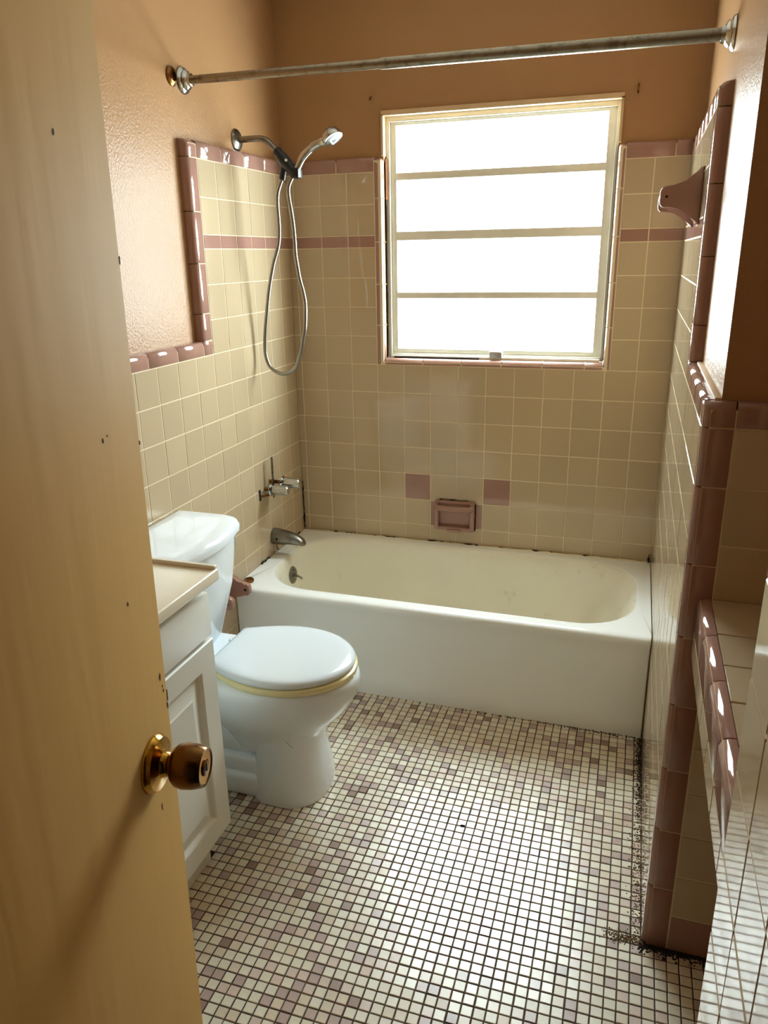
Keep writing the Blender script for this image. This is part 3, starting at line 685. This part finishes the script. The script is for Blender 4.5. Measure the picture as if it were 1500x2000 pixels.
def tankring(x0, x1, hw, z, bow=.022, r=.035, n=9):
    P_ = [(x0, TY - hw, z), (x0, TY - hw / 2, z), (x0, TY, z), (x0, TY + hw / 2, z), (x0, TY + hw, z)]
    yc = hw - r
    def fx(y_): return x1 - bow * (y_ / hw) ** 2
    xs = fx(yc)
    P_ += [(x0 + (xs - r - x0) * k / 3, TY + hw, z) for k in (1, 2)]
    P_ += [(xs - r + r * math.sin(PI / 2 * k / 6), TY + yc + r * math.cos(PI / 2 * k / 6), z) for k in range(7)]
    P_ += [(fx(yc * (1 - 2 * k / n)), TY + yc * (1 - 2 * k / n), z) for k in range(1, n)]
    P_ += [(xs - r + r * math.cos(PI / 2 * k / 6), TY - yc - r * math.sin(PI / 2 * k / 6), z) for k in range(7)]
    P_ += [(x0 + (xs - r - x0) * k / 3, TY - hw, z) for k in (2, 1)]
    return P_[::-1]
opart(loft('tank', [tankring(.05, .175, .140, .394, .03, .05), tankring(.045, .195, .152, .400, .03, .05), tankring(.025, .238, .188, .56, .045, .06), tankring(.018, .255, .198, .68, .05, .065), tankring(.018, .257, .199, .722, .05, .065)], 'china', None, True, True, None, 60))
tlid = opart(loft('tank_lid', [tankring(.012, .264, .206, .722, .052, .07), tankring(.008, .271, .212, .727, .052, .072), tankring(.008, .272, .213, .742, .052, .072), tankring(.012, .266, .207, .754, .052, .07), tankring(.022, .252, .195, .7595, .05, .06), tankring(.05, .21, .165, .7605, .04, .05)], 'china', None, True, True, None, 50))
for k in range(5): opart(tube('printed_line', [(.168 + .0662 * math.sin(t_), TY + .134 + .0662 * math.cos(t_), .702 - k * .0078) for t_ in (.80, .93, 1.06, 1.19, 1.32)], .0012, 'print_grey', None, 5))
opart(tube('scratch', [(.520, TY - .1663, .262), (.530, TY - .1655, .25), (.54, TY - .1635, .243)], .0006, 'print_grey', None, 5))

# ------------------------------------------------------------------ vanity
va = empty('vanity_cabinet', (.2, -1.78, 0)); tag(va, 'white vanity cabinet with drawer front and raised panel door', 'cabinet')
def vpart(o, par=None):
    o.parent = par or va
    if par is None: o.matrix_parent_inverse = Matrix.Translation((-.2, 1.78, 0))
    return o
VY0, VY1 = -2.06, -1.474
vpart(box('body', .001, .402, VY0, VY1, .085, .778, 'white_cabinet', None, .002))
vpart(box('toe_kick', .02, .378, VY0 + .01, VY1 - .05, 0, .088, 'white_cabinet', None, .001))
vpart(box('drawer_front', .402, .420, VY0 + .004, VY1 - .004, .645, .756, 'white_cabinet', None, .004))
dv = vpart(empty('door'))
bpy.data.objects.remove(dv)
y0, y1, z0, z1 = VY0 + .004, VY1 - .004, .092, .636; st = .062
bm = bmesh.new()
def dring(y0, y1, z0, z1, x): return [bm.verts.new(p) for p in ((x, y0, z0), (x, y1, z0), (x, y1, z1), (x, y0, z1))]
R_ = [dring(y0, y1, z0, z1, .402), dring(y0, y1, z0, z1, .4175), dring(y0 + .003, y1 - .003, z0 + .003, z1 - .003, .421), dring(y0 + st, y1 - st, z0 + st, z1 - st, .421), dring(y0 + st + .004, y1 - st - .004, z0 + st + .004, z1 - st - .004, .4185), dring(y0 + st + .010, y1 - st - .010, z0 + st + .010, z1 - st - .010, .409), dring(y0 + st + .020, y1 - st - .020, z0 + st + .020, z1 - st - .020, .409)]
for a, b in zip(R_, R_[1:]):
    for k in range(4): bm.faces.new((a[k], a[(k + 1) % 4], b[(k + 1) % 4], b[k]))
bm.faces.new(R_[0][::-1]); bm.faces.new(R_[-1])
dv = vpart(ob('door', bm_mesh('door', bm, 'white_cabinet')))
bm = bmesh.new(); a0 = st + .016
R_ = [dring(y0 + a0, y1 - a0, z0 + a0, z1 - a0, .4085), dring(y0 + a0 + .006, y1 - a0 - .006, z0 + a0 + .006, z1 - a0 - .006, .412), dring(y0 + a0 + .030, y1 - a0 - .030, z0 + a0 + .030, z1 - a0 - .030, .4185), dring(y0 + a0 + .033, y1 - a0 - .033, z0 + a0 + .033, z1 - a0 - .033, .4205)]
for a, b in zip(R_, R_[1:]):
    for k in range(4): bm.faces.new((a[k], a[(k + 1) % 4], b[(k + 1) % 4], b[k]))
bm.faces.new(R_[-1]); q = ob('raised_panel', bm_mesh('raised_panel', bm, 'white_cabinet')); q.parent = dv
vt = empty('stone_worktop', (.2, -1.78, .778)); tag(vt, 'cream cultured stone vanity top with raised far edge', 'worktop')
def vt_(o): o.parent = vt; o.matrix_parent_inverse = Matrix.Translation((-.2, 1.78, -.778)); return o
vt_(box('slab', .001, .438, -2.08, -1.452, .7785, .808, 'worktop', None, .005, 3))
vt_(box('raised_edge', .001, .434, -1.466, -1.452, .803, .8165, 'worktop', None, .003, 3)); vt_(box('back_splash', .0005, .018, -2.08, -1.452, .803, .87, 'worktop', None, .003, 3))

# ------------------------------------------------------------------ dirt: crumbs along the right wall and the tub, a dead insect
def crumbs(name, spots, m, seed, label, cat):
    rr = random.Random(seed); bm = bmesh.new()
    for x, y, s in spots:
        n = 5; z = 0; h = s * rr.uniform(.4, .9)
        ring = [bm.verts.new((x + s * rr.uniform(.5, 1.1) * math.cos(2 * PI * k / n), y + s * rr.uniform(.5, 1.1) * math.sin(2 * PI * k / n), z)) for k in range(n)]
        t_ = bm.verts.new((x, y, z + h))
        for k in range(n): bm.faces.new((ring[k], ring[(k + 1) % n], t_))
    o = ob(name, bm_mesh(name, bm, m)); tag(o, label, cat, kind='stuff'); return o
rr = random.Random(3)
def wedge(n, f_): return [f_() for _ in range(n)]
crumbs('wall_grime', wedge(750, lambda: (W - abs(rr.gauss(0, .013)) - .001, rr.uniform(-1.47, -.66), rr.uniform(.0012, .0035))), 'crumb', 1, 'crumbling brown grout along the base of the right wall', 'grime')
crumbs('dark_grime', wedge(700, lambda: (W - abs(rr.gauss(0, .008)) - .001, -.655 - abs(rr.gauss(0, .20)), rr.uniform(.0015, .004))), 'crumb_dark', 2, 'black grime in the corner where tub meets right wall', 'grime')
crumbs('tub_grime', wedge(520, lambda: (W - abs(rr.gauss(0, .42)), -.653 - abs(rr.gauss(0, .005)), rr.uniform(.001, .0032))), 'crumb_dark', 4, 'black grime line along the foot of the tub', 'grime')
crumbs('pillar_grime', wedge(420, lambda: (W - .035 + rr.gauss(0, .022), -1.462 + rr.gauss(0, .009), rr.uniform(.001, .003))), 'crumb', 5, 'brown crumbs at the foot of the pink corner column', 'grime')
crumbs('corner_grime', wedge(420, lambda: (rr.uniform(W - .005, 1.60), YE - abs(rr.gauss(0, .010)), rr.uniform(.0015, .0045))), 'crumb_dark', 6, 'black grime under the end wall inside the recess', 'grime')
ins = empty('dead_insect', (.985, -1.215, 0)); tag(ins, 'tiny dark dead insect lying on the mosaic floor', 'insect')
def ip(o): o.parent = ins; return o
ip(tube('body', [(-.006, 0, .002), (-.002, .001, .0025), (.003, .0015, .0022), (.007, .003, .002)], [.0008, .0022, .0018, .0012], 'mould', None, 8))
for k, (x, y) in enumerate(((-.004, .006), (-.001, .007), (.004, .007), (-.003, -.005), (.002, -.005), (.006, -.003))): ip(tube('leg', [(x * .4, 0, .002), (x, y, .0004)], .0004, 'mould', None, 5))
